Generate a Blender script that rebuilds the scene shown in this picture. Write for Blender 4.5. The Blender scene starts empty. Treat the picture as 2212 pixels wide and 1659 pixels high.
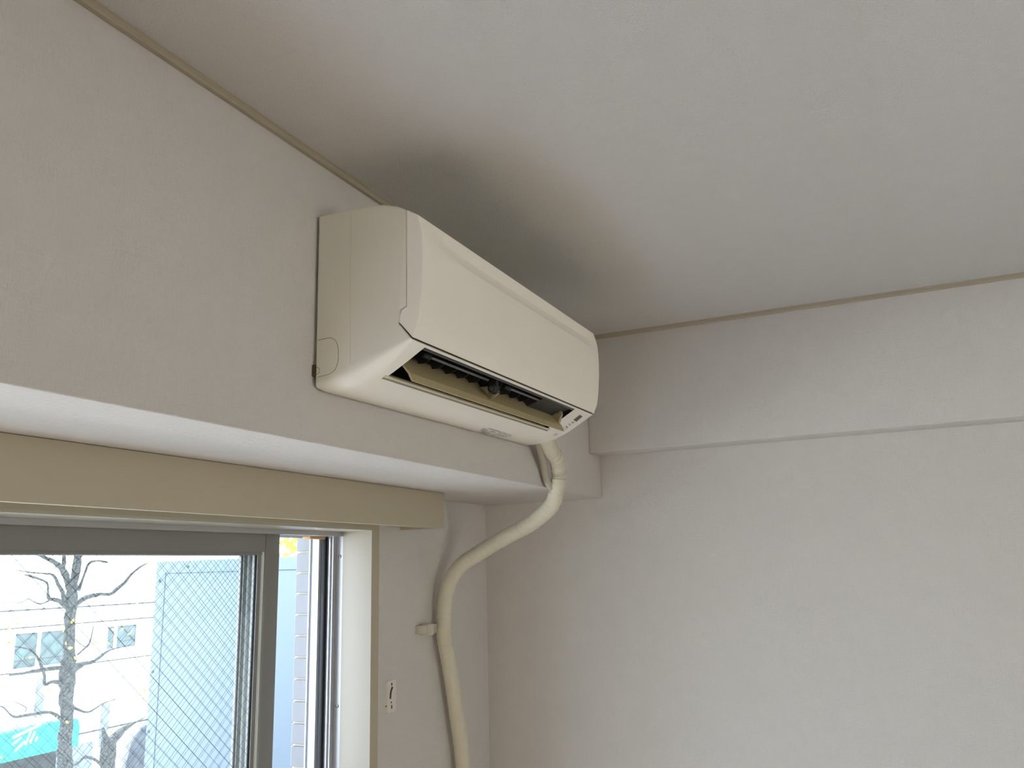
import bpy, bmesh, math, random
from mathutils import Vector, Matrix
random.seed(7)
C = bpy.context.scene.collection
sc = bpy.context.scene

# ------------------------------------------------------------------ camera
cam_d = bpy.data.cameras.new('camera')
cam = bpy.data.objects.new('camera', cam_d); C.objects.link(cam)
YAW, PIT, ROL, F = 0.4311, 0.2181, -0.0273, 1790.2
f = Vector((math.cos(PIT)*math.cos(YAW), math.cos(PIT)*math.sin(YAW), math.sin(PIT)))
r = Vector((math.sin(YAW), -math.cos(YAW), 0)); u = r.cross(f)
r2 = math.cos(ROL)*r + math.sin(ROL)*u; u2 = -math.sin(ROL)*r + math.cos(ROL)*u
mw = Matrix((r2, u2, -f)).transposed().to_4x4(); mw.translation = Vector((-2.2179, -0.7843, 1.7481))
cam.matrix_world = mw
cam_d.sensor_width = 36; cam_d.lens = F/2212*36; cam_d.clip_start = .02; cam_d.clip_end = 400
sc.camera = cam

# ------------------------------------------------------------------ sky, sun, exposure
w = bpy.data.worlds.new('sky'); sc.world = w; w.use_nodes = True
nt = w.node_tree; bg = nt.nodes['Background']
tc = nt.nodes.new('ShaderNodeTexCoord'); sp = nt.nodes.new('ShaderNodeSeparateXYZ'); cr = nt.nodes.new('ShaderNodeValToRGB')
nt.links.new(tc.outputs['Generated'], sp.inputs[0]); nt.links.new(sp.outputs['Z'], cr.inputs[0])
cr.color_ramp.elements[0].position = 0.0; cr.color_ramp.elements[0].color = (.86, .94, 1.0, 1)
cr.color_ramp.elements[1].position = 0.6; cr.color_ramp.elements[1].color = (.50, .68, 1.0, 1)
nt.links.new(cr.outputs[0], bg.inputs['Color']); bg.inputs['Strength'].default_value = 3.5
sun_d = bpy.data.lights.new('sun', 'SUN'); sun_d.energy = 16; sun_d.angle = math.radians(.6); sun_d.color = (1, .965, .91)
sun = bpy.data.objects.new('sun', sun_d); C.objects.link(sun)
sun_dir = Vector((-.05, -.47, -.84)).normalized()
sun.rotation_euler = sun_dir.to_track_quat('-Z', 'Y').to_euler()
def portal(name, loc, rot, sx, sy):
    l = bpy.data.lights.new(name, 'AREA'); l.shape = 'RECTANGLE'; l.size = sx; l.size_y = sy
    o = bpy.data.objects.new(name, l); C.objects.link(o); o.location = loc; o.rotation_euler = rot
    l.cycles.is_portal = True
    return o
portal('window_portal', (-1.82, .62, .93), (math.radians(-90), 0, 0), 2.6, 1.85)
portal('window_portal', (-2.0, -3.78, 1.45), (math.radians(90), 0, 0), 1.6, 1.2)
sc.view_settings.view_transform = 'Standard'; sc.view_settings.look = 'None'
sc.view_settings.gamma = 1; sc.view_settings.use_curve_mapping = False
sc.view_settings.exposure = 0.86
sc.cycles.max_bounces = 12; sc.cycles.diffuse_bounces = 8
sc.cycles.transparent_max_bounces = 24
sc.cycles.sample_clamp_indirect = 12

# ------------------------------------------------------------------ materials
MT = {}
def srgb(c):
    return tuple(((x/255)/12.92 if x/255 <= .04045 else ((x/255+.055)/1.055)**2.4) for x in c)
def mat(name, col, rough=.6, spec=.5, metal=0, bump=None, mottle=0, mscale=8, trans=None):
    m = bpy.data.materials.new(name); m.use_nodes = True
    n = m.node_tree.nodes; L = m.node_tree.links; b = n['Principled BSDF']
    b.inputs['Base Color'].default_value = (*col, 1); b.inputs['Roughness'].default_value = rough
    b.inputs['Specular IOR Level'].default_value = spec; b.inputs['Metallic'].default_value = metal
    if trans is not None:
        b.inputs['Transmission Weight'].default_value = trans
    g = n.new('ShaderNodeNewGeometry')
    if mottle:
        no = n.new('ShaderNodeTexNoise'); no.inputs['Scale'].default_value = mscale; no.inputs['Detail'].default_value = 4
        L.new(g.outputs['Position'], no.inputs['Vector'])
        mx = n.new('ShaderNodeMixRGB'); mx.blend_type = 'MULTIPLY'; mx.inputs[0].default_value = 1
        mr = n.new('ShaderNodeMapRange'); mr.inputs[1].default_value = .3; mr.inputs[2].default_value = .7
        mr.inputs[3].default_value = 1-mottle; mr.inputs[4].default_value = 1+mottle
        L.new(no.outputs[0], mr.inputs[0]); mx.inputs[1].default_value = (*col, 1); L.new(mr.outputs[0], mx.inputs[2])
        L.new(mx.outputs[0], b.inputs['Base Color'])
    if bump:
        hs = []
        for (sx, sy, sz, wt, det) in bump['layers']:
            mp = n.new('ShaderNodeMapping'); mp.inputs['Scale'].default_value = (sx, sy, sz)
            L.new(g.outputs['Position'], mp.inputs[0])
            no = n.new('ShaderNodeTexNoise'); no.inputs['Scale'].default_value = 1; no.inputs['Detail'].default_value = det
            L.new(mp.outputs[0], no.inputs['Vector'])
            mu = n.new('ShaderNodeMath'); mu.operation = 'MULTIPLY'; mu.inputs[1].default_value = wt
            L.new(no.outputs[0], mu.inputs[0]); hs.append(mu)
        s = hs[0]
        for h in hs[1:]:
            a = n.new('ShaderNodeMath'); a.operation = 'ADD'; L.new(s.outputs[0], a.inputs[0]); L.new(h.outputs[0], a.inputs[1]); s = a
        bp = n.new('ShaderNodeBump'); bp.inputs['Distance'].default_value = bump['dist']; bp.inputs['Strength'].default_value = bump.get('str', 1)
        L.new(s.outputs[0], bp.inputs['Height']); L.new(bp.outputs[0], b.inputs['Normal'])
    MT[name] = m
    return m
WALL = (.635, .612, .582)
def weave(a, b):
    # a, b: indices of the two in-plane axes; long threads along b, short cross threads along a
    l1 = [400, 400, 400]; l1[a] = 560; l1[b] = 60
    l2 = [400, 400, 400]; l2[a] = 60; l2[b] = 560
    l3 = [150, 150, 150]
    return dict(layers=[(*l1, 1.0, 2), (*l2, .8, 2), (*l3, .4, 2)], dist=.0008)
mat('wallpaper_y', WALL, .75, .3, bump=weave(0, 2), mottle=.012, mscale=25)
mat('wallpaper_x', WALL, .75, .3, bump=weave(1, 2), mottle=.012, mscale=25)
mat('wallpaper_z', WALL, .75, .3, bump=weave(1, 0), mottle=.012, mscale=25)
mat('ceiling_paper', (.565, .550, .525), .8, .3, bump=dict(layers=[(330, 330, 330, 1, 3)], dist=.0012), mottle=.01, mscale=20)
mat('floor_wood', (.21, .165, .125), .35, .5, mottle=.1, mscale=12)
mat('aged_beige', srgb((184, 175, 152)), .5, .4, mottle=.02, mscale=6)
mat('trim_beige', srgb((168, 158, 138)), .45, .4)
mat('white_liner', srgb((180, 175, 160)), .35, .5)
mat('aluminum', (.50, .50, .50), .38, .5, metal=.75)
mat('aluminum_dark', (.27, .27, .26), .4, .5, metal=.35)
mat('aluminum_white', (.52, .55, .60), .3, .5, metal=.2)
mat('bead_reflection', (.84, .92, .88), .4, .4)  # reflection on the metal glazing strip, put into its colour
mat('rubber', (.012, .012, .012), .6, .3)
mat('grout', srgb((205, 196, 176)), .9, .2)
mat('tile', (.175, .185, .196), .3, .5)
mat('screw', (.25, .25, .24), .3, .5, metal=.9)
mat('amber_plastic', srgb((190, 150, 95)), .4, .5)
mat('ac_white', srgb((234, 230, 216)), .34, .45, mottle=.01, mscale=9)
mat('ac_panel', srgb((249, 244, 231)), .34, .45, mottle=.008, mscale=9)
mat('seam', srgb((92, 80, 66)), .7, .2)
mat('groove', srgb((150, 142, 124)), .7, .2)
mat('groove_pale', srgb((196, 188, 170)), .6, .2)
mat('sill_beige', srgb((205, 198, 172)), .5, .3)
mat('wire_dark', (.035, .05, .08), .8, .1)
mat('duct_black', (.008, .009, .012), .5, .4)
mat('duct_grey', (.055, .056, .056), .45, .4)
mat('duct_strip', (.17, .17, .165), .45, .4)
mat('dusty_grey', (.035, .037, .038), .75, .3, mottle=.3, mscale=150)
mat('print_grey', srgb((78, 78, 84)), .5, .4)
mat('print_violet', srgb((146, 146, 158)), .5, .4)
mat('print_dark', srgb((88, 88, 86)), .5, .4)
mat('display_dark', (.045, .045, .045), .15, .5)
mat('tape_cream', srgb((212, 206, 184)), .5, .4, bump=dict(layers=[(60, 60, 240, 1, 3), (25, 25, 30, 1.2, 2)], dist=.0010), mottle=.03, mscale=20)
mat('tape_shadow', srgb((176, 168, 150)), .55, .4)
mat('plate_white', srgb((222, 219, 208)), .4, .4)
mat('cream_plastic', srgb((205, 200, 182)), .5, .4)
mat('bark', (.055, .058, .055), .9, .2, mottle=.95, mscale=55, bump=dict(layers=[(25, 25, 25, 1, 4)], dist=.01))
mat('leaf_yellow', (.72, .50, .08), .6, .3)
mat('leaf_green', (.25, .48, .06), .6, .3)
mat('leaf_orange', (.80, .30, .04), .6, .3)
mat('facade_white', (.94, .93, .90), .8, .2)
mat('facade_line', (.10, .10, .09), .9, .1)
mat('far_glass', (.06, .10, .10), .12, .6, mottle=.4, mscale=3)
mat('sign_teal', (.005, .30, .24), .4, .4, mottle=.4, mscale=1.5)
mat('shade_dark', (.05, .052, .05), .9, .1, mottle=.4, mscale=4)
mat('pillar_grey', (.24, .27, .30), .7, .2)
mat('roof_grey', (.10, .10, .11), .8, .2, mottle=.3, mscale=5)
mat('warm_bounce_beige', (.60, .535, .45), .8, .2)
mat('road', (.55, .55, .53), .9, .2)
mat('balcony_floor', (.36, .40, .46), .8, .3)
mat('balcony_white', (.78, .79, .80), .6, .3)
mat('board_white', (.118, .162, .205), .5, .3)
mat('board_line', (.05, .07, .11), .6, .3)
mat('exterior_white', (.74, .74, .72), .8, .3)
# beige flap with dark specks of mould
m = mat('flap_beige', srgb((176, 162, 122)), .45, .4)
n = m.node_tree.nodes; L = m.node_tree.links; g = n.new('ShaderNodeNewGeometry')
vo = n.new('ShaderNodeTexNoise'); vo.inputs['Scale'].default_value = 190; vo.inputs['Detail'].default_value = 3
L.new(g.outputs['Position'], vo.inputs['Vector'])
rm = n.new('ShaderNodeValToRGB'); rm.color_ramp.elements[0].position = .66; rm.color_ramp.elements[1].position = .72
rm.color_ramp.elements[0].color = (*srgb((176, 162, 122)), 1); rm.color_ramp.elements[1].color = (*srgb((96, 82, 56)), 1)
L.new(vo.outputs[0], rm.inputs[0]); L.new(rm.outputs[0], n['Principled BSDF'].inputs['Base Color'])
# window glass: clear, slightly green and dusty
m = bpy.data.materials.new('glass'); m.use_nodes = True; MT['glass'] = m
n = m.node_tree.nodes; L = m.node_tree.links; n.remove(n['Principled BSDF'])
tr = n.new('ShaderNodeBsdfTransparent'); tr.inputs[0].default_value = (.968, .984, .984, 1)
gl = n.new('ShaderNodeBsdfGlossy'); gl.inputs['Roughness'].default_value = .02
lw = n.new('ShaderNodeLayerWeight'); pw = n.new('ShaderNodeMath'); pw.operation = 'POWER'; pw.inputs[1].default_value = 5
L.new(lw.outputs['Facing'], pw.inputs[0]); fr = n.new('ShaderNodeMath'); fr.operation = 'MULTIPLY_ADD'; fr.inputs[1].default_value = .9; fr.inputs[2].default_value = .035
L.new(pw.outputs[0], fr.inputs[0]); lw.inputs[0].default_value = .5
mx = n.new('ShaderNodeMixShader'); L.new(fr.outputs[0], mx.inputs[0]); L.new(tr.outputs[0], mx.inputs[1]); L.new(gl.outputs[0], mx.inputs[2])
tl = n.new('ShaderNodeBsdfTranslucent'); tl.inputs[0].default_value = (.85, .95, .98, 1)
m2 = n.new('ShaderNodeMixShader'); m2.inputs[0].default_value = .006
L.new(mx.outputs[0], m2.inputs[1]); L.new(tl.outputs[0], m2.inputs[2]); L.new(m2.outputs[0], n['Material Output'].inputs['Surface'])

# ------------------------------------------------------------------ helpers
def finish(name, me, m, parent=None, smooth=None, label=None, cat=None, group=None, kind=None):
    if isinstance(m, (list, tuple)):
        for x in m: me.materials.append(MT[x])
    else:
        me.materials.append(MT[m])
    if smooth is not None:
        me.polygons.foreach_set('use_smooth', [True]*len(me.polygons))
        me.set_sharp_from_angle(angle=math.radians(smooth))
    o = bpy.data.objects.new(name, me); C.objects.link(o)
    if parent: o.parent = parent
    return tag(o, label, cat, group, kind)
def tag(o, label=None, cat=None, group=None, kind=None):
    if label: o['label'] = label
    if cat: o['category'] = cat
    if group: o['group'] = group
    if kind: o['kind'] = kind
    return o
def empty(name, loc=(0, 0, 0), **k):
    o = bpy.data.objects.new(name, None); C.objects.link(o); o.empty_display_size = .05
    return tag(o, **k)
def bm_box(bm, a, b):
    vs = [bm.verts.new((x, y, z)) for x in (a[0], b[0]) for y in (a[1], b[1]) for z in (a[2], b[2])]
    for q in ((0, 1, 3, 2), (4, 6, 7, 5), (0, 4, 5, 1), (2, 3, 7, 6), (0, 2, 6, 4), (1, 5, 7, 3)):
        bm.faces.new([vs[i] for i in q])
def bm_end(bm, name):
    bmesh.ops.recalc_face_normals(bm, faces=bm.faces[:])
    me = bpy.data.meshes.new(name); bm.to_mesh(me); bm.free(); return me
def box(name, a, b, m, parent=None, bevel=0, seg=2, **k):
    bm = bmesh.new(); bm_box(bm, a, b)
    if bevel:
        bmesh.ops.bevel(bm, geom=bm.edges[:], offset=bevel, segments=seg, affect='EDGES', profile=.5)
    return finish(name, bm_end(bm, name), m, parent, smooth=40 if bevel else None, **k)
def boxes(name, lst, m, parent=None, **k):
    bm = bmesh.new()
    for a, b in lst: bm_box(bm, a, b)
    return finish(name, bm_end(bm, name), m, parent, **k)
def tube_bm(bm, pts, rads, seg=12, cap=True):
    pts = [Vector(p) for p in pts]; rings = []
    t0 = (pts[1]-pts[0]).normalized(); up = t0.orthogonal().normalized()
    for i, p in enumerate(pts):
        t = ((pts[min(i+1, len(pts)-1)]-pts[max(i-1, 0)])).normalized()
        up = (up - up.dot(t)*t).normalized(); sd = t.cross(up)
        R = rads[i] if isinstance(rads, (list, tuple)) else rads
        rings.append([bm.verts.new(p + R*(math.cos(2*math.pi*k/seg)*up + math.sin(2*math.pi*k/seg)*sd)) for k in range(seg)])
    for a, b in zip(rings[:-1], rings[1:]):
        for k in range(seg): bm.faces.new((a[k], a[(k+1) % seg], b[(k+1) % seg], b[k]))
    if cap:
        bm.faces.new(rings[0][::-1]); bm.faces.new(rings[-1])
def tube(name, pts, rads, m, parent=None, seg=12, **k):
    bm = bmesh.new(); tube_bm(bm, pts, rads, seg); return finish(name, bm_end(bm, name), m, parent, smooth=50, **k)
def catmull(pts, n=8):
    P = [Vector(p) for p in pts]; P = [2*P[0]-P[1]]+P+[2*P[-1]-P[-2]]; out = []
    for i in range(1, len(P)-2):
        for j in range(n):
            t = j/n; a, b, c, d = P[i-1:i+3]
            out.append(.5*((2*b)+(c-a)*t+(2*a-5*b+4*c-d)*t*t+(3*b-a-3*c+d)*t**3))
    out.append(P[-2]); return out
def prism(name, poly, x0, x1, m, parent=None, axis=0, bevel=0, smooth=35, **k):
    # polygon in the two axes other than `axis`, pushed along it
    bm = bmesh.new()
    def V(p, x):
        v = [p[0], p[1]]; v.insert(axis, x); return bm.verts.new(v)
    A = [V(p, x0) for p in poly]; B = [V(p, x1) for p in poly]; nn = len(poly)
    bm.faces.new(A); bm.faces.new(B[::-1])
    for i in range(nn): bm.faces.new((A[i], B[i], B[(i+1) % nn], A[(i+1) % nn]))
    if bevel: bmesh.ops.bevel(bm, geom=bm.edges[:], offset=bevel, segments=2, affect='EDGES', profile=.5)
    return finish(name, bm_end(bm, name), m, parent, smooth=smooth, **k)
def S(name, a, b, m, label, bevel=0, **k):
    return box(name, a, b, m, bevel=bevel, kind='structure', label=label, **k)

# ------------------------------------------------------------------ room shell
H = 2.4; XR = .0897; YW = .3805; YO = .604
BZ = H-.462; RZ = H-.3409
WX0, WX1, WZ = -3.1215, -.5215, 1.849
XL, YB = -4.6, -3.6
S('ceiling', (XL-.15, YB-.15, H), (XR+.15, YO, H+.2), 'ceiling_paper', 'warm grey papered ceiling with fine grainy relief')
S('floor', (XL-.15, YB-.15, -.2), (XR+.15, YO, 0), 'floor_wood', 'brown wooden floor')
S('wall_right', (XR, YB-.15, 0), (XR+.15, YO, H), 'wallpaper_x', 'right wall in woven grey wallpaper')
S('wall_left', (XL-.15, YB, 0), (XL, YO, H), 'wallpaper_x', 'left wall in woven grey wallpaper')
# window wall in three pieces round the opening
bm = bmesh.new()
bm_box(bm, (WX1, YW, 0), (XR, .556, H)); bm_box(bm, (XL, YW, 0), (WX0, .556, H)); bm_box(bm, (WX0, YW, WZ), (WX1, .556, H))
wf = finish('wall_front', bm_end(bm, 'wall_front'), 'wallpaper_y', kind='structure', label='window wall in woven grey wallpaper below the beam')
boxes('outer_wall', [((WX1+.006, .556, -.2), (XR+.15, YO, 9)), ((XL-2, .556, -.2), (WX0-.006, YO, 9)), ((WX0-.006, .556, WZ+.01), (WX1+.006, YO, 9))], 'grout', wf)
# back wall with its own window opening
bm = bmesh.new()
BX0, BX1, BZ0, BZ1 = -2.8, -1.2, .9, 2.1
for a, b in (((XL, BX0, 0), (0, H, 0)),): pass
bm_box(bm, (XL, YB-.15, 0), (BX0, YB, H)); bm_box(bm, (BX1, YB-.15, 0), (XR, YB, H))
bm_box(bm, (BX0, YB-.15, 0), (BX1, YB, BZ0)); bm_box(bm, (BX0, YB-.15, BZ1), (BX1, YB, H))
finish('wall_back', bm_end(bm, 'wall_back'), 'wallpaper_y', kind='structure', label='back wall in woven grey wallpaper with a window opening')
# beams
def soft_beam(name, a, b, label):
    bm = bmesh.new(); bm_box(bm, a, b)
    bmesh.ops.bevel(bm, geom=[e for e in bm.edges], offset=.0025, segments=3, affect='EDGES', profile=.5)
    me = bm_end(bm, name)
    o = finish(name, me, ['wallpaper_y', 'wallpaper_x', 'wallpaper_z'], smooth=40, kind='structure', label=label)
    for p in me.polygons:
        nn = p.normal; p.material_index = 2 if abs(nn.z) > .7 else (1 if abs(nn.x) > .7 else 0)
    return o
soft_beam('beam', (XL, 0, BZ), (XR, YW, H), 'deep papered ceiling beam above the window that the air conditioner hangs on')
soft_beam('beam', (0, YB, RZ), (XR, 0, H), 'shallow papered beam along the top of the right wall')
# slim cornice beads
def cornice(name, pts_y, lab, axis):
    t = .0105
    prof = [(0, 0), (-t, 0), (-t, -.002), (-t+.0015, -.003), (-t+.0015, -.0085), (-t+.003, -t), (0, -t)]
    if axis == 0: prism(name, [(y, H+z) for y, z in prof], XL, 0, 'trim_beige', axis=0, kind='structure', label=lab)
    else: prism(name, [(y, H+z) for y, z in prof], YB, 0, 'trim_beige', axis=1, kind='structure', label=lab)
cornice('trim_1', None, 'slim beige cornice bead between ceiling and window beam', 0)
cornice('trim_2', None, 'slim beige cornice bead between ceiling and right beam', 1)

# ------------------------------------------------------------------ window
win = empty('window_1', kind='structure', label='white aluminium sliding balcony window, both sashes slid to the left')
YF, YE = .460, .556
def wpart(name, lst, m, parent=win, **k): return boxes(name, lst, m, parent, **k)
# casing round the opening on the wall face
wpart('casing', [((WX1+.0010, YW-.004, 0), (WX1+.0285, YW+.001, WZ+.030)), ((WX0-.0285, YW-.004, 0), (WX0, YW+.001, WZ+.030)),
                 ((WX0, YW-.004, WZ+.0015), (WX1+.0009, YW+.001, WZ+.030))], 'aged_beige', label='brownish beige casing edge')
wpart('jamb_liner', [((WX1-.004, YW-.0045, 0), (WX1+.0010, YF, WZ+.0015)), ((WX0, YW-.004, 0), (WX0+.004, YF, WZ)), ((WX0, YW-.0045, WZ-.004), (WX1-.004, YF, WZ+.0015))], 'white_liner', label='smooth white jamb lining')
J = WX1-.004
wpart('window_frame', [((J-.000, YF, 0), (WX1, .478, WZ)), ((J+.003, .478, 0), (WX1, .526, WZ)), ((J-.001, .526, 0), (WX1, YE, WZ)),
                       ((WX0, YF, 0), (WX0+.006, YE, WZ)), ((WX0, YF, WZ-.004), (WX1, YE, WZ)),
                       ((WX0, YF, 0), (WX1, YE, .03))], 'aluminum_white')
wpart('frame_fin', [((J-.0150, .4775, 0), (J+.004, .4795, WZ))], 'aluminum')
wpart('frame_fin', [((J-.009, .5250, 0), (J+.004, .5275, WZ)), ((WX0, .5130, WZ-.0145), (WX1, .5150, WZ))], 'aluminum_white')
wpart('frame_fin', [((J-.006, .5535, 0), (J+.004, .5570, WZ)), ((WX0, .5535, WZ-.0165), (WX1, .5570, WZ))], 'aluminum_white')
wpart('frame_head', [((WX0, .4600, WZ-.0150), (J-.0150, .4795, WZ-.002)), ((J-.0150, .4600, WZ-.0150), (J-.0003, .4795, WZ-.002))], 'aluminum')
box('rubber_strip', (J-.007, .5075, 0), (J+.004, .5165, WZ-.015), 'rubber', win, bevel=.0015, label='black rubber weather strip')
box('track_rib', (J-.003, .4960, 0), (J+.004, .4985, WZ-.015), 'aluminum', win)
def screw(loc, nrm, R, parent, name='screw', m='screw'):
    bm = bmesh.new(); nrm = Vector(nrm).normalized(); p = Vector(loc)
    tube_bm(bm, [p-nrm*.001, p+nrm*.0012, p+nrm*.0018], [R, R, R*.6], 14)
    o = finish(name, bm_end(bm, name), m, parent, smooth=40)
    return o
for z in (1.786, 1.442, 1.0, .55): screw((J, .4685, z), (-1, 0, 0), .0042, win)
box('door_stop', (-.590, .508, WZ-.0205), (-.530, .532, WZ-.0125), 'amber_plastic', win, bevel=.0015, label='amber plastic stop under the head track')
def sash(y0, y1):
    xr, xl, zt, zb = -.7300, -2.0400, WZ-.0135, .035
    ym = (y0+y1)/2
    s = boxes('sash', [((xl, y0, zt-.0395), (xr-.0455, y1, zt+.006)), ((xl, y0, zb), (xr-.0455, y1, zb+.07)), ((xl, y0, zb), (xl+.045, y1, zt-.0395))], 'aluminum_dark', win)
    bm = bmesh.new(); bm_box(bm, (xr-.0445, y0-.0008, zb), (xr, y1, zt+.005))
    bmesh.ops.bevel(bm, geom=bm.edges[:], offset=.0012, segments=2, affect='EDGES', profile=.5)
    finish('stile', bm_end(bm, 'stile'), 'aluminum_dark', s, smooth=40)
    boxes('glazing_bead', [((xr-.0495, y0+.003, zb), (xr-.0447, ym-.004, zt-.0395))], 'bead_reflection', s, label='glazing strip painted pale as a reflection')
    boxes('glazing_bead', [((xr-.060, y0+.007, zb), (xr-.0496, ym-.002, zt-.04)), ((xr-.060, ym+.003, zb), (xr-.0455, y1-.004, zt-.04)),
                           ((xl+.04, y0+.005, zt-.046), (xr-.05, ym-.003, zt-.0395)), ((xl+.04, ym+.003, zt-.046), (xr-.05, y1-.004, zt-.0395))], 'aluminum_dark', s)
    boxes('gasket', [((xr-.0620, ym-.0028, zb), (xr-.058, ym-.0022, zt-.04))], 'rubber', s)
    box('glass_pane', (xl+.04, ym-.0008, zb+.06), (xr-.05, ym+.0008, zt-.038), 'glass', s, label='pane of wired glass')
    # diagonal wires in the glass
    bm = bmesh.new(); X0, X1, Z0, Z1 = xl+.045, xr-.058, .75, zt-.044; hw = .00022
    for sgn in (1, -1):
        sl = .92*sgn; P = .0258; c = Z0-2-P
        while c < Z1+2:
            pts = []
            for X in (X0, X1):
                z = sl*(X-X0)+c
                pts.append((X, z))
            (xa, za), (xb, zb_) = pts
            if za > zb_: (xa, za), (xb, zb_) = (xb, zb_), (xa, za)
            if zb_ > Z0 and za < Z1:
                if za < Z0: xa += (xb-xa)*(Z0-za)/(zb_-za); za = Z0
                if zb_ > Z1: xb = xa+(xb-xa)*(Z1-za)/(zb_-za); zb_ = Z1
                if abs(xb-xa) > .004:
                    tube_bm(bm, [(xa, ym-.0013, za), (xb, ym-.0013, zb_)], .00027, 4, cap=False)
            c += P
    finish('wire_mesh', bm_end(bm, 'wire_mesh'), 'wire_dark', s, kind='stuff')
    return s
sash(.482, .508); sash(.520, .546)
# reveal tiles
bm = bmesh.new(); bm_box(bm, (-.0035, -.0222, -.0226), (.0035, .0222, .0226))
bmesh.ops.bevel(bm, geom=bm.edges[:], offset=.0012, segments=2, affect='EDGES', profile=.5)
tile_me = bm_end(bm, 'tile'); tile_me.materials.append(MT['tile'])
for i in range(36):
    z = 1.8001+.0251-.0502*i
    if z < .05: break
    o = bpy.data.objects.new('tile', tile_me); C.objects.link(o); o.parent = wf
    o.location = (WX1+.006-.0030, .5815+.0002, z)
# ------------------------------------------------------------------ curtain box
cb = empty('curtain_box', label='beige wooden curtain box across the window top under the beam', cat='curtain box')
XE = -.3741; YC = .2618; ZB = H-.551
box('front_board', (XL+.3, YC, ZB), (XE, YC+.012, BZ-.0006), 'aged_beige', cb, bevel=.0012)
box('end_board', (XE-.018, YC+.0125, ZB+.0004), (XE, YW, BZ-.0006), 'aged_beige', cb, bevel=.001)
box('back_board', (XL+.3, YW-.012, WZ+.032), (XE-.0185, YW-.0005, BZ-.0006), 'aged_beige', cb)
boxes('curtain_rail', [((XL+.4, .315, ZB+.045), (XE-.05, .335, ZB+.055)), ((XL+.4, .315, ZB+.035), (XE-.05, .318, ZB+.045))], 'cream_plastic', cb)

# ------------------------------------------------------------------ air conditioner
AXL, AXR = -1.236, -.460
TILT = .0095/(AXR-AXL)
HOUS = [(-.003, 2.297), (-.066, 2.2972), (-.100, 2.2955), (-.126, 2.2915), (-.150, 2.2835), (-.1672, 2.2735), (-.1672, 2.124), (-.1575, 2.120), (-.1538, 2.099), (-.1763, 2.0718),
        (-.1725, 2.0693), (-.145, 2.0532), (-.1168, 2.0377), (-.1055, 2.0325), (-.085, 2.0245), (-.0587, 2.0178), (-.03, 2.0160), (-.012, 2.0165), (-.003, 2.0215)]
HR = [.006, .004, .004, .004, .004, .003, .0015, .0015, .0015, .004, .006, .015, .024, .028, .030, .030, .025, .018, .012]
def loft(bm, prof, rad, stations, tilt=TILT, skip=None, nseg=6, rcap=9):
    """closed profile in (y, z) pushed along x with its two ends rounded by rad per point"""
    n_ = len(prof)
    nr = []
    for i in range(n_):
        a = Vector(prof[i-1]); b = Vector(prof[(i+1) % n_]); d = (b-a).normalized(); nr.append(Vector((d.y, -d.x)))
    # orientation: make normals point outwards
    area = sum(prof[i][0]*prof[(i+1) % n_][1]-prof[(i+1) % n_][0]*prof[i][1] for i in range(n_))
    if area < 0: nr = [-v for v in nr]
    if n_ > 15:
        for i in range(9, n_): nr[i] = (Vector(prof[i])-Vector((-.095, 2.15))).normalized()
    rings = []
    def ring(xf, k):  # k = 0 at the very end, 1 full size
        vs = []
        for i, p in enumerate(prof):
            R = rad[i] if xf == stations[0] else min(rad[i], rcap); th = k*math.pi/2
            off = R*(1-math.sin(th)); xx = R*(1-math.cos(th))
            y = p[0]-nr[i].x*off; z = p[1]-nr[i].y*off
            x = xf+xx if xf == stations[0] else xf-xx
            vs.append(bm.verts.new((x, y, z+tilt*(x-AXL))))
        return vs
    for s_ in range(nseg+1): rings.append(ring(stations[0], s_/nseg))
    mids = []
    for x in stations[1:-1]:
        v = [bm.verts.new((x, p[0], p[1]+tilt*(x-AXL))) for p in prof]; rings.append(v); mids.append(len(rings)-1)
    for s_ in range(nseg, -1, -1): rings.append(ring(stations[-1], s_/nseg))
    for a in range(len(rings)-1):
        for i in range(n_):
            if skip and skip(a, i, rings, mids): continue
            j = (i+1) % n_
            bm.faces.new((rings[a][i], rings[a][j], rings[a+1][j], rings[a+1][i]))
    bm.faces.new(rings[0]); bm.faces.new(rings[-1][::-1])
    return rings
ac = empty('air_conditioner', label='old ivory wall mounted air conditioner with its outlet flap hanging open', cat='air conditioner')
OX0, OX1 = -1.194, -.569
bm = bmesh.new()
loft(bm, HOUS, HR, [AXL, OX0, OX1, AXR], rcap=.006, skip=lambda a, i, R, M: a == M[0] and 10 <= i < 13)
bm.normal_update()
finish('housing', bm_end(bm, 'housing'), 'ac_white', ac, smooth=28)
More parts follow.
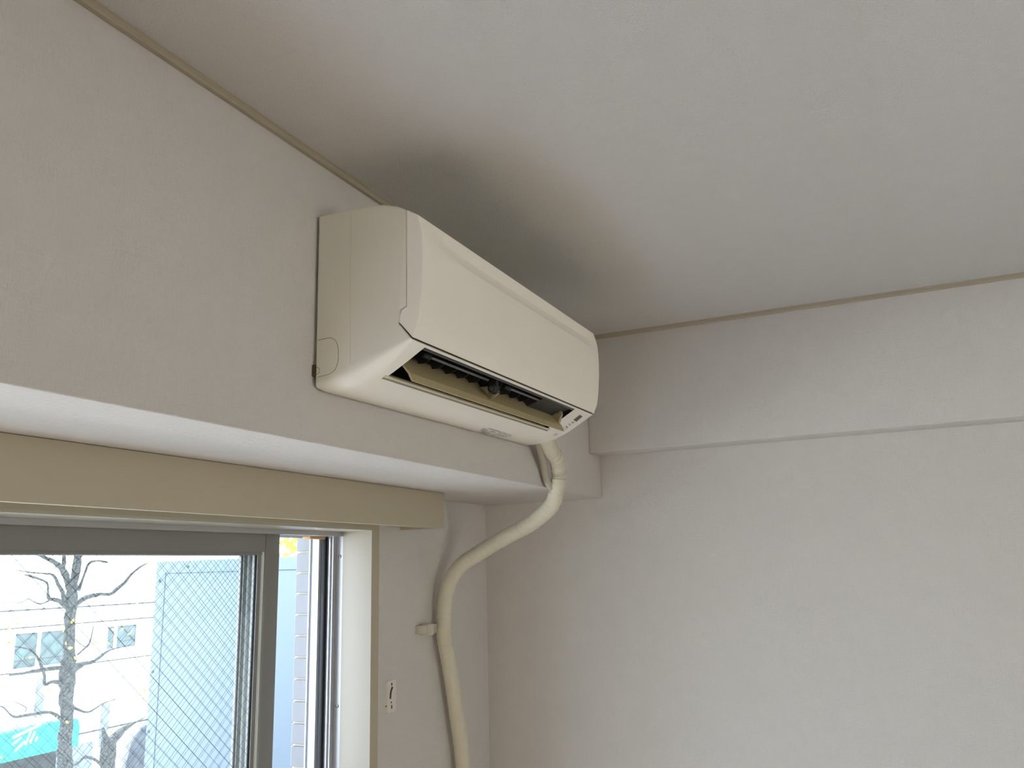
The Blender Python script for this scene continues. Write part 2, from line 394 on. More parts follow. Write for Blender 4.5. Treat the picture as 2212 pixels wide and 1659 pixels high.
# front panel with the scooped grip along its top edge
PAN = [(-.1684, 2.2733), (-.178, 2.2675), (-.1870, 2.2615), (-.1905, 2.2500), (-.1932, 2.2400), (-.1948, 2.2310), (-.1958, 2.2215), (-.1965, 2.205), (-.1966, 2.190), (-.1957, 2.1615), (-.1925, 2.127), (-.1898, 2.107), (-.1868, 2.093), (-.1825, 2.0835), (-.1778, 2.0748),
       (-.1555, 2.1003), (-.1590, 2.1185), (-.1684, 2.1225)]
def panel_mesh():
    bm = bmesh.new(); rings = []
    xs = [AXL, AXL+.0006, AXL+.0016, AXL+.004]
    N = 56; xa, xb = AXL+.008, AXR-.008
    xs += [xa+(xb-xa)*i/N for i in range(N+1)] + [AXR-.004, AXR-.0016, AXR-.0006, AXR]
    n_ = len(PAN)
    for x in xs:
        e = min(x-AXL, AXR-x)
        ins = .0022*(1-math.sqrt(max(0, 1-(1-min(e/.003, 1))**2)))
        # depth of the scoop, fading out near both ends in a bow
        tl = (x-AXL-.012)/.16; trr = (AXR-.010-x)/.07
        t = max(0, min(1, tl, trr)); t = math.sin(t*math.pi/2)
        row = []
        for i, (y, z) in enumerate(PAN):
            if i == 3: y, z = y+.0066*t, z
            if i == 4: y, z = y+.0120*t, z+.0030*t      # foot of the lip
            if i == 5: y, z = y+.0058*t, z-.0020*t         # front edge of the ledge
            if i == 6: y, z = y-.0004*t, z-.0050*t
            if 0 < i < 14: y += ins*.9
            if i <= 1: z -= ins*.6
            row.append(bm.verts.new((x, y, z+TILT*(x-AXL))))
        rings.append(row)
    for a in range(len(rings)-1):
        for i in range(n_):
            j = (i+1) % n_
            bm.faces.new((rings[a][i], rings[a][j], rings[a+1][j], rings[a+1][i]))
    bm.faces.new(rings[0]); bm.faces.new(rings[-1][::-1])
    return bm_end(bm, 'front_panel')
finish('front_panel', panel_mesh(), 'ac_panel', ac, smooth=24)
# dark seam behind the panel edge
def zt(x, z): return z+TILT*(x-AXL)
bm = bmesh.new()
sp_ = [(-.1678, 2.2715), (-.1678, 2.1232), (-.1582, 2.1192), (-.1547, 2.0995), (-.1765, 2.0738), (-.170, 2.0738), (-.150, 2.0995), (-.152, 2.123), (-.160, 2.128), (-.160, 2.2700)]
A = [bm.verts.new((AXL+.0035, y, zt(AXL+.0035, z))) for y, z in sp_]; B = [bm.verts.new((AXR-.0035, y, zt(AXR-.0035, z))) for y, z in sp_]
bm.faces.new(A); bm.faces.new(B[::-1])
for i in range(len(sp_)): bm.faces.new((A[i], B[i], B[(i+1) % len(sp_)], A[(i+1) % len(sp_)]))
finish('seam_gap', bm_end(bm, 'seam_gap'), 'seam', ac, label='dark gap between panel and housing')
box('mounting_plate', (AXL+.012, -.0035, 2.035), (AXR-.012, 0, 2.285), 'seam', ac, label='dark metal plate behind the housing')
# outlet duct
dp = [(-.1725, 2.0693), (-.150, 2.098), (-.118, 2.118), (-.085, 2.118), (-.062, 2.098), (-.066, 2.070), (-.088, 2.050), (-.1055, 2.0325)]
bm = bmesh.new(); A = [bm.verts.new((OX0, y, zt(OX0, z))) for y, z in dp]; B = [bm.verts.new((OX1, y, zt(OX1, z))) for y, z in dp]
for i in range(len(dp)-1): bm.faces.new((A[i], B[i], B[i+1], A[i+1]))
fe = [(-.145, 2.0532), (-.1168, 2.0377)]
for X, S_ in ((OX0, A), (OX1, B)):
    E_ = [bm.verts.new((X, y, zt(X, z))) for y, z in reversed(fe)]
    bm.faces.new(S_+E_)
me = bm_end(bm, 'outlet_duct')
finish('outlet_duct', me, 'duct_black', ac, smooth=30, label='dark outlet duct')
def xprism(name, poly, x0, x1, m, parent=ac, **k):
    bm = bmesh.new()
    A = [bm.verts.new((x0, y, zt(x0, z))) for y, z in poly]; B = [bm.verts.new((x1, y, zt(x1, z))) for y, z in poly]
    bm.faces.new(A); bm.faces.new(B[::-1]); n_ = len(poly)
    for i in range(n_): bm.faces.new((A[i], B[i], B[(i+1) % n_], A[(i+1) % n_]))
    return finish(name, bm_end(bm, name), m, parent, smooth=12, **k)
xprism('duct_lip', [(-.1715, 2.0688), (-.1680, 2.0668), (-.1640, 2.0712), (-.1665, 2.0765)], OX0, OX1, 'duct_grey', label='grey upper lip of the outlet')
xprism('duct_lip', [(-.1655, 2.0740), (-.1615, 2.0722), (-.1560, 2.0800), (-.1590, 2.0860)], OX0, OX1, 'duct_grey')
xprism('duct_lip', [(-.1560, 2.0830), (-.1520, 2.0800), (-.1470, 2.0900), (-.1500, 2.0960)], OX0, OX1, 'duct_grey')
xprism('duct_sill', [(-.1070, 2.0336), (-.1010, 2.0345), (-.0940, 2.0430), (-.1000, 2.0400)], OX0, OX1, 'ac_white', label='pale rim along the lower outlet edge')
xprism('duct_sill', [(-.1090, 2.0344), (-.1088, 2.0332), (-.1044, 2.0311), (-.1040, 2.0322)], OX0-.006, OX1+.014, 'sill_beige')
xprism('sill_line', [(-.1030, 2.0316), (-.1030, 2.0306), (-.1005, 2.0297), (-.1000, 2.0306)], OX0-.004, OX1+.014, 'groove')
xprism('motor_cover', [(-.160, 2.070), (-.120, 2.105), (-.100, 2.100), (-.115, 2.055)], -.715, OX1, 'duct_grey', label='dark grey cover at the right of the outlet')
# swing vanes and their link bars
bm = bmesh.new()
vp = [(-.1480, 2.0880), (-.1520, 2.0760), (-.1480, 2.0660), (-.138, 2.0625), (-.124, 2.064), (-.114, 2.080), (-.118, 2.098), (-.134, 2.098)]
def catmull2(q): return [(v.x, v.y) for v in catmull([(a, b, 0) for a, b in q], 4)]
A = [bm.verts.new((-.0009, y, z)) for y, z in vp]; B = [bm.verts.new((.0009, y, z)) for y, z in vp]
bm.faces.new(A); bm.faces.new(B[::-1])
for i in range(len(vp)): bm.faces.new((A[i], B[i], B[(i+1) % len(vp)], A[(i+1) % len(vp)]))
bmesh.ops.bevel(bm, geom=bm.edges[:], offset=.0004, segments=1, affect='EDGES')
nb_ = len(bm.faces)
tube_bm(bm, [(0, y, z) for y, z in catmull2([(-.124, 2.064), (-.138, 2.0625), (-.1480, 2.0660), (-.1520, 2.0760), (-.1480, 2.0880)])], .0011, 6)  # paler rim: light caught along the vane edge, put into the colour
for fc in bm.faces[:]:
    pass
bm.faces.ensure_lookup_table()
for k_, fc in enumerate(bm.faces):
    if k_ >= nb_: fc.material_index = 1
vane_me = bm_end(bm, 'vane'); vane_me.materials.append(MT['duct_black']); vane_me.materials.append(MT['duct_grey'])
vx = [-1.172+.0425*i for i in range(11)]
for x in vx:
    o = bpy.data.objects.new('vane', vane_me); C.objects.link(o); o.parent = ac
    o.location = (x, .003, .0015+TILT*(x-AXL)); o.rotation_euler = (0, 0, math.radians(-12))
    # turn about the blade's own middle
    c = Vector((0, -.135, 0)); o.location += c - Matrix.Rotation(math.radians(-12), 3, 'Z') @ c
def rod(name, pts, R, m, **k): return tube(name, [(x, y, zt(x, z)) for x, y, z in pts], R, m, ac, 10, **k)
xprism('link_bar', [(-.1530, 2.0690), (-.1500, 2.0665), (-.1488, 2.0680), (-.1515, 2.0705)], -1.140, -.940, 'duct_strip', label='dusty grey link bar')
xprism('link_bar', [(-.1530, 2.0690), (-.1500, 2.0665), (-.1488, 2.0680), (-.1515, 2.0705)], -.850, -.700, 'duct_strip', label='dusty grey link bar')
for x in (-1.150, -.862):
    rod('link_knob', [(x-.010, -.150, 2.0695), (x-.007, -.151, 2.0690), (x+.007, -.151, 2.0690), (x+.010, -.150, 2.0695)], [.003, .0055, .0055, .003], 'dusty_grey')
# centre support arm and its screw
ap = [(-.1620, 2.0800), (-.1520, 2.0860), (-.1480, 2.0600), (-.1475, 2.0520), (-.1520, 2.0455), (-.1580, 2.0455), (-.1622, 2.0520), (-.1610, 2.0620)]
xprism('support_arm', ap, -.930, -.921, 'dusty_grey', label='dark centre support arm of the flap')
rod('arm_boss', [(-.938, -.1550, 2.0535), (-.918, -.1550, 2.0535)], .0072, 'dusty_grey')
screw((-.9385, -.1550, zt(-.938, 2.0535)), (-1, 0, 0), .0042, ac)
xprism('flap_bracket', [(-.1600, 2.0600), (-.1480, 2.0570), (-.1380, 2.0480), (-.1440, 2.0390), (-.1560, 2.0440), (-.1615, 2.0510)], -.9195, -.9165, 'flap_beige')
# flap
fo = [(-.1120, 2.0745), (-.1225, 2.0620), (-.1345, 2.0477), (-.1448, 2.0350), (-.1466, 2.0298), (-.1490, 2.0228)]
back = [(y+.0028, z-.0014) for y, z in fo]
fl = [(-.1120, 2.0745)] + fo[1:] + [(-.1475, 2.0220)] + [(y+.0030, z-.0012) for y, z in reversed(fo[:-1])]
FX0, FX1 = OX0+.004, OX1-.008
# small rib along the flap
rib = [(-.1280, 2.0530), (-.1290, 2.0500), (-.1300, 2.0506), (-.1296, 2.0516)]
xprism('flap', fl, FX0, FX1, 'flap_beige', label='yellowed beige outlet flap speckled with mould')
xprism('flap_rib', [(-.1262, 2.0562), (-.1280, 2.0545), (-.1300, 2.0515), (-.1270, 2.0530)], FX0+.004, FX1-.02, 'flap_beige')
def lug(x0, x1):
    c = Vector((-.1380, 2.0560)); R = .0115; poly = []
    for i in range(9):
        a = math.radians(20+i*20); poly.append((c.x-R*math.cos(a-.6)*.9, c.y+R*math.sin(a-.6)+.004))
    poly += [(-.1255, 2.0420), (-.1400, 2.0380)]
    return poly
xprism('flap_lug', lug(0, 0), FX1-.010, FX1, 'flap_beige', label='rounded lug on the right end of the flap')
# display strip, icons, bars and faded label print on the underside
low = HOUS[9:19]
def sz(y):
    for (a, b), (c, d) in zip(low[:-1], low[1:]):
        if min(a, c) <= y <= max(a, c): return b+(d-b)*(y-a)/(c-a)
    return low[-1][1]
def patch(bm, pts, lift=.0004):
    vs = [bm.verts.new((x, y-lift*.4, zt(x, sz(y))-lift)) for x, y in pts]; fc = bm.faces.new(vs)
    if fc.normal.z > 0: pass
    return fc
bm = bmesh.new(); patch(bm, [(-.5165, -.1490), (-.4950, -.1480), (-.4985, -.1645), (-.5190, -.1655)], .0006)
finish('display_window', bm_end(bm, 'display_window'), 'display_dark', ac, label='small dark receiver window')
bm = bmesh.new()
def dash(x, y, dx, dy, wd):
    d = Vector((dx, dy)); n2 = Vector((-d.y, d.x)).normalized()*wd/2; p = Vector((x, y))
    patch(bm, [p-d/2-n2, p+d/2-n2, p+d/2+n2, p-d/2+n2])
for (x, y, dx, dy, wd) in [(-.5100, -.1440, .010, 0, .0012), (-.5075, -.1415, .009, 0, .0009), (-.5015, -.1440, .006, .001, .0018), (-.5020, -.1405, .006, 0, .0010),
                           (-.5120, -.1370, .006, 0, .0014), (-.5060, -.1345, .009, 0, .0008), (-.5000, -.1350, .005, .001, .0020),
                           (-.5110, -.1290, .006, 0, .0018), (-.5040, -.1280, .008, .001, .0009), (-.4985, -.1270, .007, .001, .0022),
                           (-.5100, -.1230, .006, .001, .0012), (-.5050, -.1195, .005, 0, .0009), (-.5085, -.1160, .006, 0, .0012),
                           (-.4990, -.1205, .001, .008, .0006), (-.4940, -.1200, .001, .008, .0006), (-.4965, -.1245, .006, 0, .0006), (-.4965, -.1165, .006, 0, .0006),
                           (-.5010, -.1010, .011, 0, .0016), (-.4985, -.0960, .011, 0, .0016)]:
    dash(x, y, dx, dy, wd)
finish('icon_print', bm_end(bm, 'icon_print'), 'print_dark', ac, label='small printed operation marks')
bm = bmesh.new(); rr = random.Random(3)
for rrow in range(7):
    v = rrow/6; y = -.0500+.036*v
    x0 = -.752+.030*v+(.012 if rrow in (0,) else 0); x1 = -.625-.030*v+(.02 if rrow in (2, 3) else 0); x = x0
    while x < x1:
        ln = rr.uniform(.004, .016); 
        if rr.random() < .88: dash(x+ln/2, y+rr.uniform(-.001, .001), ln, rr.uniform(-.0012, .0012), rr.uniform(.0018, .0036))
        x += ln+rr.uniform(.001, .004)
dash(-.690, -.0515, .11, .004, .0012); dash(-.745, -.0380, .02, .018, .0010)
finish('label_print', bm_end(bm, 'label_print'), 'print_violet', ac, label='faded grey label print')
# knock-out cover outline on the left side
kp = catmull([(-.009, 2.0942), (-.022, 2.0948), (-.0330, 2.0950), (-.0425, 2.0890), (-.0470, 2.0780), (-.0480, 2.0660), (-.0470, 2.0540), (-.0420, 2.0440), (-.0320, 2.0380), (-.020, 2.0368), (-.0098, 2.0362)], 4) if False else None
kk = [(-.009, 2.0942), (-.022, 2.0946), (-.0330, 2.0945), (-.0425, 2.0885), (-.0472, 2.0780), (-.0482, 2.0660), (-.0472, 2.0540), (-.0425, 2.0440), (-.0330, 2.0385), (-.020, 2.0370), (-.0098, 2.0362)]
kk3 = catmull([(AXL-.0000, y, z) for y, z in kk], 4)
tube('knockout_outline', kk3, .00045, 'groove', ac, 6, label='thin outline of the pipe knock-out cover')
tube('knockout_outline', [(AXL, -.0085-.0055*math.cos(a), 2.0462+.0055*math.sin(a)) for a in [math.radians(-100+20*i) for i in range(11)]], .0004, 'groove', ac, 6)
tube('mould_line', [(AXL+.00005, -.0663, 2.290), (AXL+.00005, -.0680, 2.150), (AXL+.00005, -.0700, 2.050)], .00025, 'groove_pale', ac, 4)
box('tab_highlight', (AXL-.0004, -.1572, 2.1010), (AXL+.003, -.1548, 2.1185), 'plate_white', ac, bevel=.0004, label='painted highlight on the panel tab edge')  # white sliver stands in for light caught on the tab's bevelled edge
box('side_notch', (AXL-.0008, -.0060, 2.0385), (AXL+.004, -.0005, 2.0560), 'seam', ac, label='broken dark notch at the back edge')

# ------------------------------------------------------------------ refrigerant pipe in vinyl tape
pipe = empty('wrapped_pipe', label='cream taped air conditioner pipe curving down the wall corner', cat='pipe')
pp = [(-.4500, -.050, 2.050), (-.4170, -.046, 2.0300), (-.3890, -.042, 2.0180), (-.3560, -.040, 2.0040), (-.3330, -.0370, 1.9690), (-.3300, -.0300, 1.9360), (-.2880, .004, 1.8980), (-.2390, .080, 1.8600), (-.2143, .160, 1.8309), (-.1990, .245, 1.7940), (-.2100, .305, 1.7573), (-.2226, .335, 1.7108), (-.2270, .347, 1.6488),
      (-.2240, .350, 1.5775), (-.2010, .350, 1.5081), (-.1680, .350, 1.3933), (-.1310, .350, 1.2420), (-.1200, .350, 1.0), (-.118, .350, .3), (-.118, .350, .0)]
cp = catmull(pp, 14); rp = random.Random(5); rad = []
for i, p in enumerate(cp):
    R = .0190 if p.z > 1.9 else .0203
    R += .0006*math.sin(i*1.9)+(rp.random()-.5)*.0005
    if 1.90 < p.z < 2.0: R += -.0004+.0009*math.sin(i*2.6)
    rad.append(R)
tube('taped_bundle', cp, rad, 'tape_cream', pipe, 24)
hp = catmull([(-.4550, -.034, 2.045), (-.4180, -.026, 2.0180), (-.3850, -.017, 1.9950), (-.3660, -.0135, 1.9700), (-.3500, -.0140, 1.9480), (-.3400, -.0200, 1.9350), (-.3280, -.0260, 1.9300)], 8)
tube('drain_hose', hp, .0085, 'tape_shadow', pipe, 14, label='thinner drain hose behind the taped bundle')
# overlapping tape edges
def tape_edge(i, tilt_):
    p = cp[i]; t = (cp[i+1]-cp[i-1]).normalized(); a = t.orthogonal().normalized(); b = t.cross(a); R = rad[i]+.0001
    pts = [p+R*(math.cos(q)*a+math.sin(q)*b)+t*tilt_*math.cos(q+1) for q in [2*math.pi*k/24 for k in range(25)]]
    return pts
for i, tl_ in ((30, .006), (38, .007), (45, .006), (52, .008), (59, .006), (104, .004), (186, .003)):
    tube('tape_edge', tape_edge(i, tl_), .00035, 'groove_pale', pipe, 5)
# strap clamp on the wall
cl = empty('pipe_clamp', label='small cream plastic strap clamp fixed to the wall beside the pipe', cat='pipe clamp')
box('clamp_base', (-.3185, .358, 1.5890), (-.2990, YW, 1.6090), 'cream_plastic', cl, bevel=.001)
box('clamp_collar', (-.2985, .350, 1.5840), (-.2780, YW, 1.6120), 'cream_plastic', cl, bevel=.001)
bm = bmesh.new(); bm_box(bm, (-.2780, .362, 1.5860), (-.2180, .374, 1.6090))
for k in range(5): tube_bm(bm, [(-.2690, .3615, 1.5880+.0046*k), (-.2240, .3615, 1.5880+.0046*k)], .0018, 8)
finish('ribbed_strap', bm_end(bm, 'ribbed_strap'), 'cream_plastic', cl, smooth=40)
# wall hook plate
hk = empty('wall_hook_plate', label='small white wall plate with a curved slot beside the window casing', cat='wall plate')
def rbox2(a, b, bev): 
    bm = bmesh.new(); bm_box(bm, a, b); es = [e for e in bm.edges if abs((e.verts[0].co-e.verts[1].co).normalized().y) > .9]
    bmesh.ops.bevel(bm, geom=es, offset=bev, segments=4, affect='EDGES', profile=.5)
    return bm
bm = rbox2((-.4560, YW-.0055, 1.4190), (-.4180, YW, 1.4910), .004)
finish('plate', bm_end(bm, 'plate'), 'plate_white', hk, smooth=40)
bm = bmesh.new(); yy = YW-.0057
tube_bm(bm, [(-.4375, yy, 1.4790), (-.4375, yy, 1.4855)], .0017, 8)
sl = catmull([(-.4350, yy, 1.4750), (-.4400, yy, 1.4690), (-.4425, yy, 1.4620), (-.4440, yy, 1.4500)], 5)
tube_bm(bm, sl, .0026, 8)
tube_bm(bm, [(-.4375, yy, 1.4270), (-.4375, yy, 1.4350)], .0016, 8)
tube_bm(bm, [(-.4395, yy, 1.4395), (-.4395, yy, 1.4430)], .0016, 8)
finish('slot', bm_end(bm, 'slot'), 'seam', hk, smooth=50, label='dark slots and holes')
box('side_hole', (-.4570, YW-.0035, 1.4330), (-.4558, YW-.0012, 1.4365), 'seam', hk)

# ------------------------------------------------------------------ balcony
S('balcony_floor', (XL-2, YO, -.2), (.4, 1.72, -.03), 'balcony_floor', 'grey balcony floor outside the window')
S('balcony_parapet', (XL-2, 1.72, -.2), (.4, 1.85, .95), 'balcony_white', 'white balcony parapet wall')
pb = empty('balcony_partition', label='pale blue white board standing at the end of the balcony', cat='partition board')
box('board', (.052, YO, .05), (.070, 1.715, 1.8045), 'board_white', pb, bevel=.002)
boxes('frame_line', [((.0508, .70, 1.7600), (.0525, 1.667, 1.7625)), ((.0508, 1.6660, .1), (.0525, 1.6685, 1.7625))], 'board_line', pb, label='thin recessed line round the board')
rb = random.Random(2)
for (y, z) in ((1.695, 1.735), (1.700, 1.42), (1.702, 1.22), (1.56, 1.783)):
    screw((.052, y, z), (-1, 0, 0), .006, pb, m='board_line')

# ------------------------------------------------------------------ trees
def tree_branch(name, pl, y, parent, yj=0.0):
    n3 = catmull([(x, y+yj*(i/len(pl)), z) for i, (x, z, R) in enumerate(pl)], 3)
    rs = []
    for i in range(len(pl)-1):
        for j in range(3): rs.append(pl[i][2]+(pl[i+1][2]-pl[i][2])*j/3)
    rs.append(pl[-1][2]); rt = random.Random(len(pl)*7+int(pl[0][0]*100))
    rs = [q*(1+rt.uniform(-.10, .14)) for q in rs]
    n3 = [p+Vector((rt.uniform(-1, 1), 0, rt.uniform(-1, 1)))*q*.16 for p, q in zip(n3, rs)]
    return tube(name, n3, rs, 'bark', parent, 9)
tree = empty('pollarded_tree', label='pollarded street tree with knotty bare branches beyond the wired glass', cat='tree')
TR = {
'trunk': [(3.93, -1.4, .085), (3.90, -.6, .080), (3.881, -0.125, 0.0744), (3.863, 0.022, 0.071), (3.859, 0.24, 0.0656), (3.849, 0.46, 0.0616), (3.825, 0.611, 0.0632), (3.825, 0.789, 0.0851), (3.823, 0.909, 0.0752), (3.808, 1.06, 0.0551), (3.798, 1.289, 0.0539), (3.798, 1.519, 0.0586), (3.796, 1.673, 0.053), (3.81, 1.798, 0.0384), (3.83, 1.971, 0.0402), (3.837, 2.082, 0.0373), (3.85, 2.6, .034)],
'b': [[(3.781, 1.643, 0.0367), (3.725, 1.753, 0.0322), (3.663, 1.847, 0.0306), (3.568, 1.925, 0.0217), (3.462, 1.971, 0.0186), (3.366, 2.004, 0.0099)],
[(3.663, 1.847, 0.0219), (3.673, 1.955, 0.019), (3.652, 2.049, 0.0176), (3.64, 2.4, .014)],
[(3.841, 1.486, 0.025), (3.908, 1.537, 0.0252), (4.015, 1.575, 0.0255), (4.127, 1.591, 0.0182), (4.243, 1.586, 0.0169), (4.319, 1.624, 0.0186), (4.432, 1.703, 0.0173), (4.507, 1.785, 0.0127), (4.626, 1.868, 0.0104), (4.73, 1.91, 0.0065)],
[(3.862, 1.64, 0.0252), (3.894, 1.718, 0.0119), (3.92, 1.796, 0.012), (3.965, 1.907, 0.0113), (4.056, 1.938, 0.0099), (4.193, 1.921, 0.0108)],
[(3.772, 1.458, 0.0248), (3.659, 1.54, 0.0217), (3.606, 1.558, 0.0187), (3.539, 1.576, 0.0171), (3.525, 1.652, 0.01), (3.503, 1.728, 0.01), (3.382, 1.776, 0.0113), (3.265, 1.808, 0.0084)],
[(3.724, 1.507, 0.0218), (3.685, 1.631, 0.0189), (3.628, 1.709, 0.0159), (3.564, 1.802, 0.013), (3.461, 1.816, 0.0071), (3.327, 1.829, 0.0056), (3.165, 1.854, 0.0035)],
[(3.563, 1.56, 0.0086), (3.458, 1.523, 0.0078), (3.373, 1.554, 0.0049), (3.321, 1.578, 0.0049), (3.245, 1.545, 0.0038), (3.103, 1.566, 0.003)],
[(3.836, 0.817, 0.0434), (3.918, 0.883, 0.0365), (4.006, 0.904, 0.0221), (4.115, 0.915, 0.0149), (4.187, 0.954, 0.0165), (4.297, 1.006, 0.0076), (4.432, 1.025, 0.0062), (4.573, 1.037, 0.0039)],
[(3.916, 0.997, 0.0088), (4.0, 1.058, 0.0089), (4.046, 1.1, 0.0104), (4.07, 1.191, 0.006), (4.08, 1.284, 0.003)],
[(3.853, 1.178, 0.0044), (3.932, 1.11, 0.0044), (4.009, 1.065, 0.0059)],
[(3.811, 0.895, 0.0245), (3.639, 0.9, 0.0184), (3.49, 0.902, 0.0126), (3.331, 0.892, 0.0055), (3.207, 0.893, 0.0037)],
[(3.548, 0.895, 0.014), (3.487, 1.004, 0.0126), (3.405, 1.092, 0.0111), (3.289, 1.131, 0.0082), (3.218, 1.145, 0.0041)],
[(3.792, 0.734, 0.0215), (3.669, 0.772, 0.017), (3.587, 0.753, 0.0169), (3.571, 0.835, 0.0126), (3.534, 0.919, 0.0126)],
[(3.873, 0.53, 0.0288), (3.958, 0.473, 0.0145), (4.089, 0.42, 0.0103), (4.197, 0.449, 0.0067), (4.269, 0.479, 0.0052), (4.44, 0.501, 0.0033)],
[(3.809, 0.394, 0.0214), (3.665, 0.485, 0.0155), (3.468, 0.499, 0.0138), (3.311, 0.5, 0.0122), (3.245, 0.541, 0.0067), (3.185, 0.602, 0.006), (3.115, 0.636, 0.0043)],
[(3.401, 0.53, 0.0044), (3.413, 0.564, 0.0044), (3.345, 0.609, 0.0037), (3.28, 0.639, 0.003)]]}
TY = 7.0
# trunk reaches the street
trk = TR['trunk']; trk = [(3.95, -6.0, .12), (3.95, -3.5, .10)] + trk
tree_branch('trunk', trk, TY, tree)
for b in TR['b']: tree_branch('branch', b, TY, tree)
def leaf_mesh(name, s, m):
    bm = bmesh.new(); pts = [(0, -1), (.45, -.5), (.6, .05), (.35, .25), (.3, .7), (0, 1), (-.3, .65), (-.4, .2), (-.62, .0), (-.4, -.55)]
    vs = [bm.verts.new((x*s, .12*s*abs(x), z*s)) for x, z in pts]; c = bm.verts.new((0, -.1*s, 0))
    for i in range(len(vs)): bm.faces.new((vs[i], vs[(i+1) % len(vs)], c))
    me = bm_end(bm, name); me.materials.append(MT[m]); return me
lm = leaf_mesh('leaf', .030, 'leaf_yellow'); rl = random.Random(11)
for (x, z) in [(3.841, 1.424), (3.76, 1.34), (3.629, 1.349), (3.86, 1.325), (3.672, 1.261), (3.707, 1.131), (3.759, 1.082), (3.831, 0.977), (4.37, 1.216), (4.493, 1.191), (4.455, 1.161), (4.206, 1.087), (4.252, 1.225), (4.682, 0.914), (3.503, 0.703), (3.262, 1.029), (3.34, 1.035), (3.093, 1.311), (3.172, 1.355), (4.54, 1.483), (4.641, 1.908), (3.454, 0.401), (3.421, 0.268), (3.141, 0.187), (4.317, 0.193), (3.679, 0.434), (3.794, 0.379), (4.492, 0.07), (4.713, 0.554), (4.709, 0.474), (4.054, 1.108), (3.113, 1.191), (3.568, 0.708), (3.119, 0.796), (3.486, 0.479)]:
    o = bpy.data.objects.new('leaf', lm); C.objects.link(o); o.parent = tree
    o.location = (x, TY-.09, z); o.rotation_euler = (rl.uniform(-.5, .5), rl.uniform(0, 6.3), rl.uniform(-.7, .7)); s = rl.uniform(.6, 1.15); o.scale = (s, s, s)
t2 = empty('pollarded_tree', label='lower forked street tree at the bottom right of the wired glass', cat='tree')
tree_branch('trunk', [(5.75, -6, .13), (5.72, -2.5, .11), (5.669, -0.654, 0.0889), (5.644, -0.433, 0.0855), (5.633, -0.268, 0.0822), (5.65, -0.198, 0.0717)], 8.5, t2)
for b in ([(5.635, -0.287, 0.0714), (5.763, -0.182, 0.0543), (5.898, -0.113, 0.0312), (6.016, -0.077, 0.0111), (6.16, -0.043, 0.0056)],
          [(5.632, -0.25, 0.0536), (5.572, -0.148, 0.0321), (5.546, -0.053, 0.0178)], [(5.64, -.55, .02), (5.564, -0.488, 0.0177), (5.444, -0.393, 0.0175), (5.31, -0.348, 0.0191), (5.19, -0.411, 0.0137)]):
    tree_branch('branch', b, 8.5, t2)
t3 = empty('leafy_tree', label='tree with green and orange leaves seen above the balcony board', cat='tree')
tree_branch('trunk', [(4.95, -6, .10), (4.92, -2, .08), (4.9, 1.2, .05), (4.82, 1.75, .03), (4.74, 2.1, .02)], 5.2, t3)
tree_branch('branch', [(4.80, 1.80, .012), (4.72, 1.95, .008), (4.62, 2.06, .006)], 5.15, t3)
for i in range(90):
    a = rl.uniform(0, 6.28); d = rl.uniform(0, .34)**1; x = 4.80+d*math.cos(a)*1.1; z = 2.10+d*math.sin(a)
    mm = 'leaf_orange' if (abs(x-4.74) < .07 and z < 2.07) or rl.random() < .15 else 'leaf_green'
    if 'lf'+mm not in MT: MT['lf'+mm] = leaf_mesh('leaf', .062, mm)
    if z < 1.88: continue
    o = bpy.data.objects.new('leaf', MT['lf'+mm]); C.objects.link(o); o.parent = t3
    o.location = (x, 5.0+rl.uniform(-.2, .2), z); o.rotation_euler = (rl.uniform(-.6, .6), rl.uniform(0, 6.3), rl.uniform(-.8, .8)); s = rl.uniform(.5, 1.1); o.scale = (s, s, s)

# ------------------------------------------------------------------ building across the street
FY = 22.0
bd = empty('apartment_building', label='sunlit white building across the street with two visible windows', cat='building')
box('wall', (2, FY, -6), (40, FY+8, 2.35), 'facade_white', bd)
boxes('wall_line', [((2, FY-.02, .925), (40, FY-.001, .965))], 'facade_line', bd)
boxes('wall_line', [((2, FY-.02, .450), (40, FY-.001, .482))], 'facade_line', bd)
boxes('wall_line', [((2, FY-.02, -.745), (40, FY-.001, -.715))], 'facade_line', bd)
boxes('wall_line', [((15.3, FY-.02, -2.73), (40, FY-.001, -2.69))], 'facade_line', bd)
def far_window(x0, x1, z0, z1, mull):
    wn = boxes('window', [((x0-.05, FY-.06, z1), (x1+.05, FY, z1+.05)), ((x0-.08, FY-.12, z0-.10), (x1+.08, FY, z0-.03)), ((x0-.05, FY-.06, z0-.05), (x0, FY, z1)), ((x1, FY-.06, z0-.05), (x1+.05, FY, z1)),
                          ((mull-.05, FY-.06, z0), (mull+.05, FY, z1))], 'facade_white', bd)
    box('pane', (x0, FY-.03, z0), (mull-.05, FY-.01, z1), 'far_glass', wn); box('pane', (mull+.05, FY-.03, z0), (x1, FY-.01, z1), 'far_glass', wn)
    boxes('window_bar', [((x0, FY-.035, z0+.18), (x1, FY-.03, z0+.21)), ((x0, FY-.035, z1-.03), (x1, FY-.03, z1))], 'facade_line', wn)
far_window(13.70, 15.23, -.62, .31, 14.42)
far_window(16.70, 17.78, -.37, .29, 17.0)
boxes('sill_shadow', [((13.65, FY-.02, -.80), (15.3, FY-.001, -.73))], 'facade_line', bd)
box('downpipe', (14.50, FY-.08, -2.0), (14.72, FY, -.98), 'pillar_grey', bd, bevel=.02)
box('downpipe', (16.72, FY-.08, -3.2), (16.98, FY, -1.95), 'pillar_grey', bd, bevel=.02)
box('shop_shade', (8, FY-.03, -6), (15.35, FY, -2.95), 'shade_dark', bd, label='dark panel painted as the shop shade below the sign')  # flat dark panel, the shop interior's shade put into its colour
boxes('shop_front', [((15.3, FY-.04, -6), (16.5, FY, -3.0))], 'pillar_grey', bd)
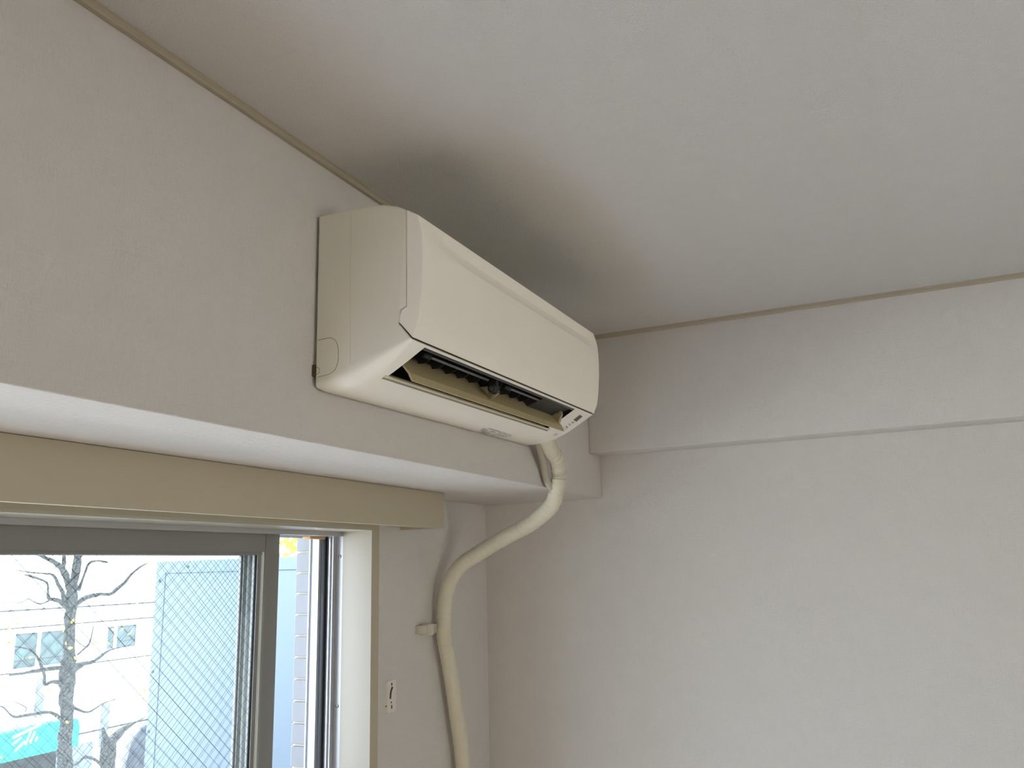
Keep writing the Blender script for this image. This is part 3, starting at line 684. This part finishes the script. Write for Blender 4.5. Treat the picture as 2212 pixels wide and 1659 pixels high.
sg = empty('teal_sign', label='bright teal shop sign with white lettering strokes across the street', cat='sign')
prism('sign_board', [(12.0, -2.85), (12.0, -2.15), (13.6, -2.12), (15.0, -2.06), (15.22, -2.12), (15.30, -2.3), (15.30, -2.84)], FY-.9, FY-.62, 'sign_teal', sg, axis=1)
sb = boxes('sign_bracket', [((12.0, FY-.62, -2.5), (12.1, FY-.13, -2.4)), ((14.9, FY-.62, -2.5), (15.0, FY-.13, -2.4))], 'pillar_grey', sg)
MT['white_paint'] = mat('white_paint', (.9, .9, .9), .6, .3)
bm = bmesh.new()
for a, b, wd in [((13.3, -2.27), (14.08, -2.07), .07), ((13.68, -2.52), (13.80, -2.20), .05), ((13.80, -2.50), (13.93, -2.22), .05), ((13.95, -2.48), (14.02, -2.38), .06), ((13.4, -2.62), (13.66, -2.42), .06), ((13.3, -2.45), (13.55, -2.30), .05)]:
    a, b = Vector(a), Vector(b); d = (b-a).normalized(); n2 = Vector((-d.y, d.x))*wd/2
    q = [a-n2, b-n2, b+n2, a+n2]; A = [bm.verts.new((p.x, FY-.905, p.y)) for p in q]; B = [bm.verts.new((p.x, FY-.90, p.y)) for p in q]
    bm.faces.new(A); bm.faces.new(B[::-1])
    for i in range(4): bm.faces.new((A[i], B[i], B[(i+1) % 4], A[(i+1) % 4]))
finish('lettering', bm_end(bm, 'lettering'), 'white_paint', sg)
gb = empty('grey_gable', label='grey sloping roof end beside the forked tree', cat='roof')
prism('roof_slope', [(18.05, -2.86), (18.5, -2.66), (19.5, -2.6), (19.5, -6), (16.9, -6), (17.50, -3.96), (17.66, -3.23)], FY-1.5, FY-.3, 'roof_grey', gb, axis=1)
box('wall', (17.2, FY-1.4, -6), (19.4, FY-.35, -4.4), 'facade_white', gb)
S('rear_bounce_block', (-22, -16, -6), (16, -12, 7), 'warm_bounce_beige', 'unseen beige block added behind the room to warm the rear window light')  # unseen block, added so the rear window light turns warmer
S('ground', (-30, 1.9, -6.2), (60, 60, -6), 'road', 'grey street surface')
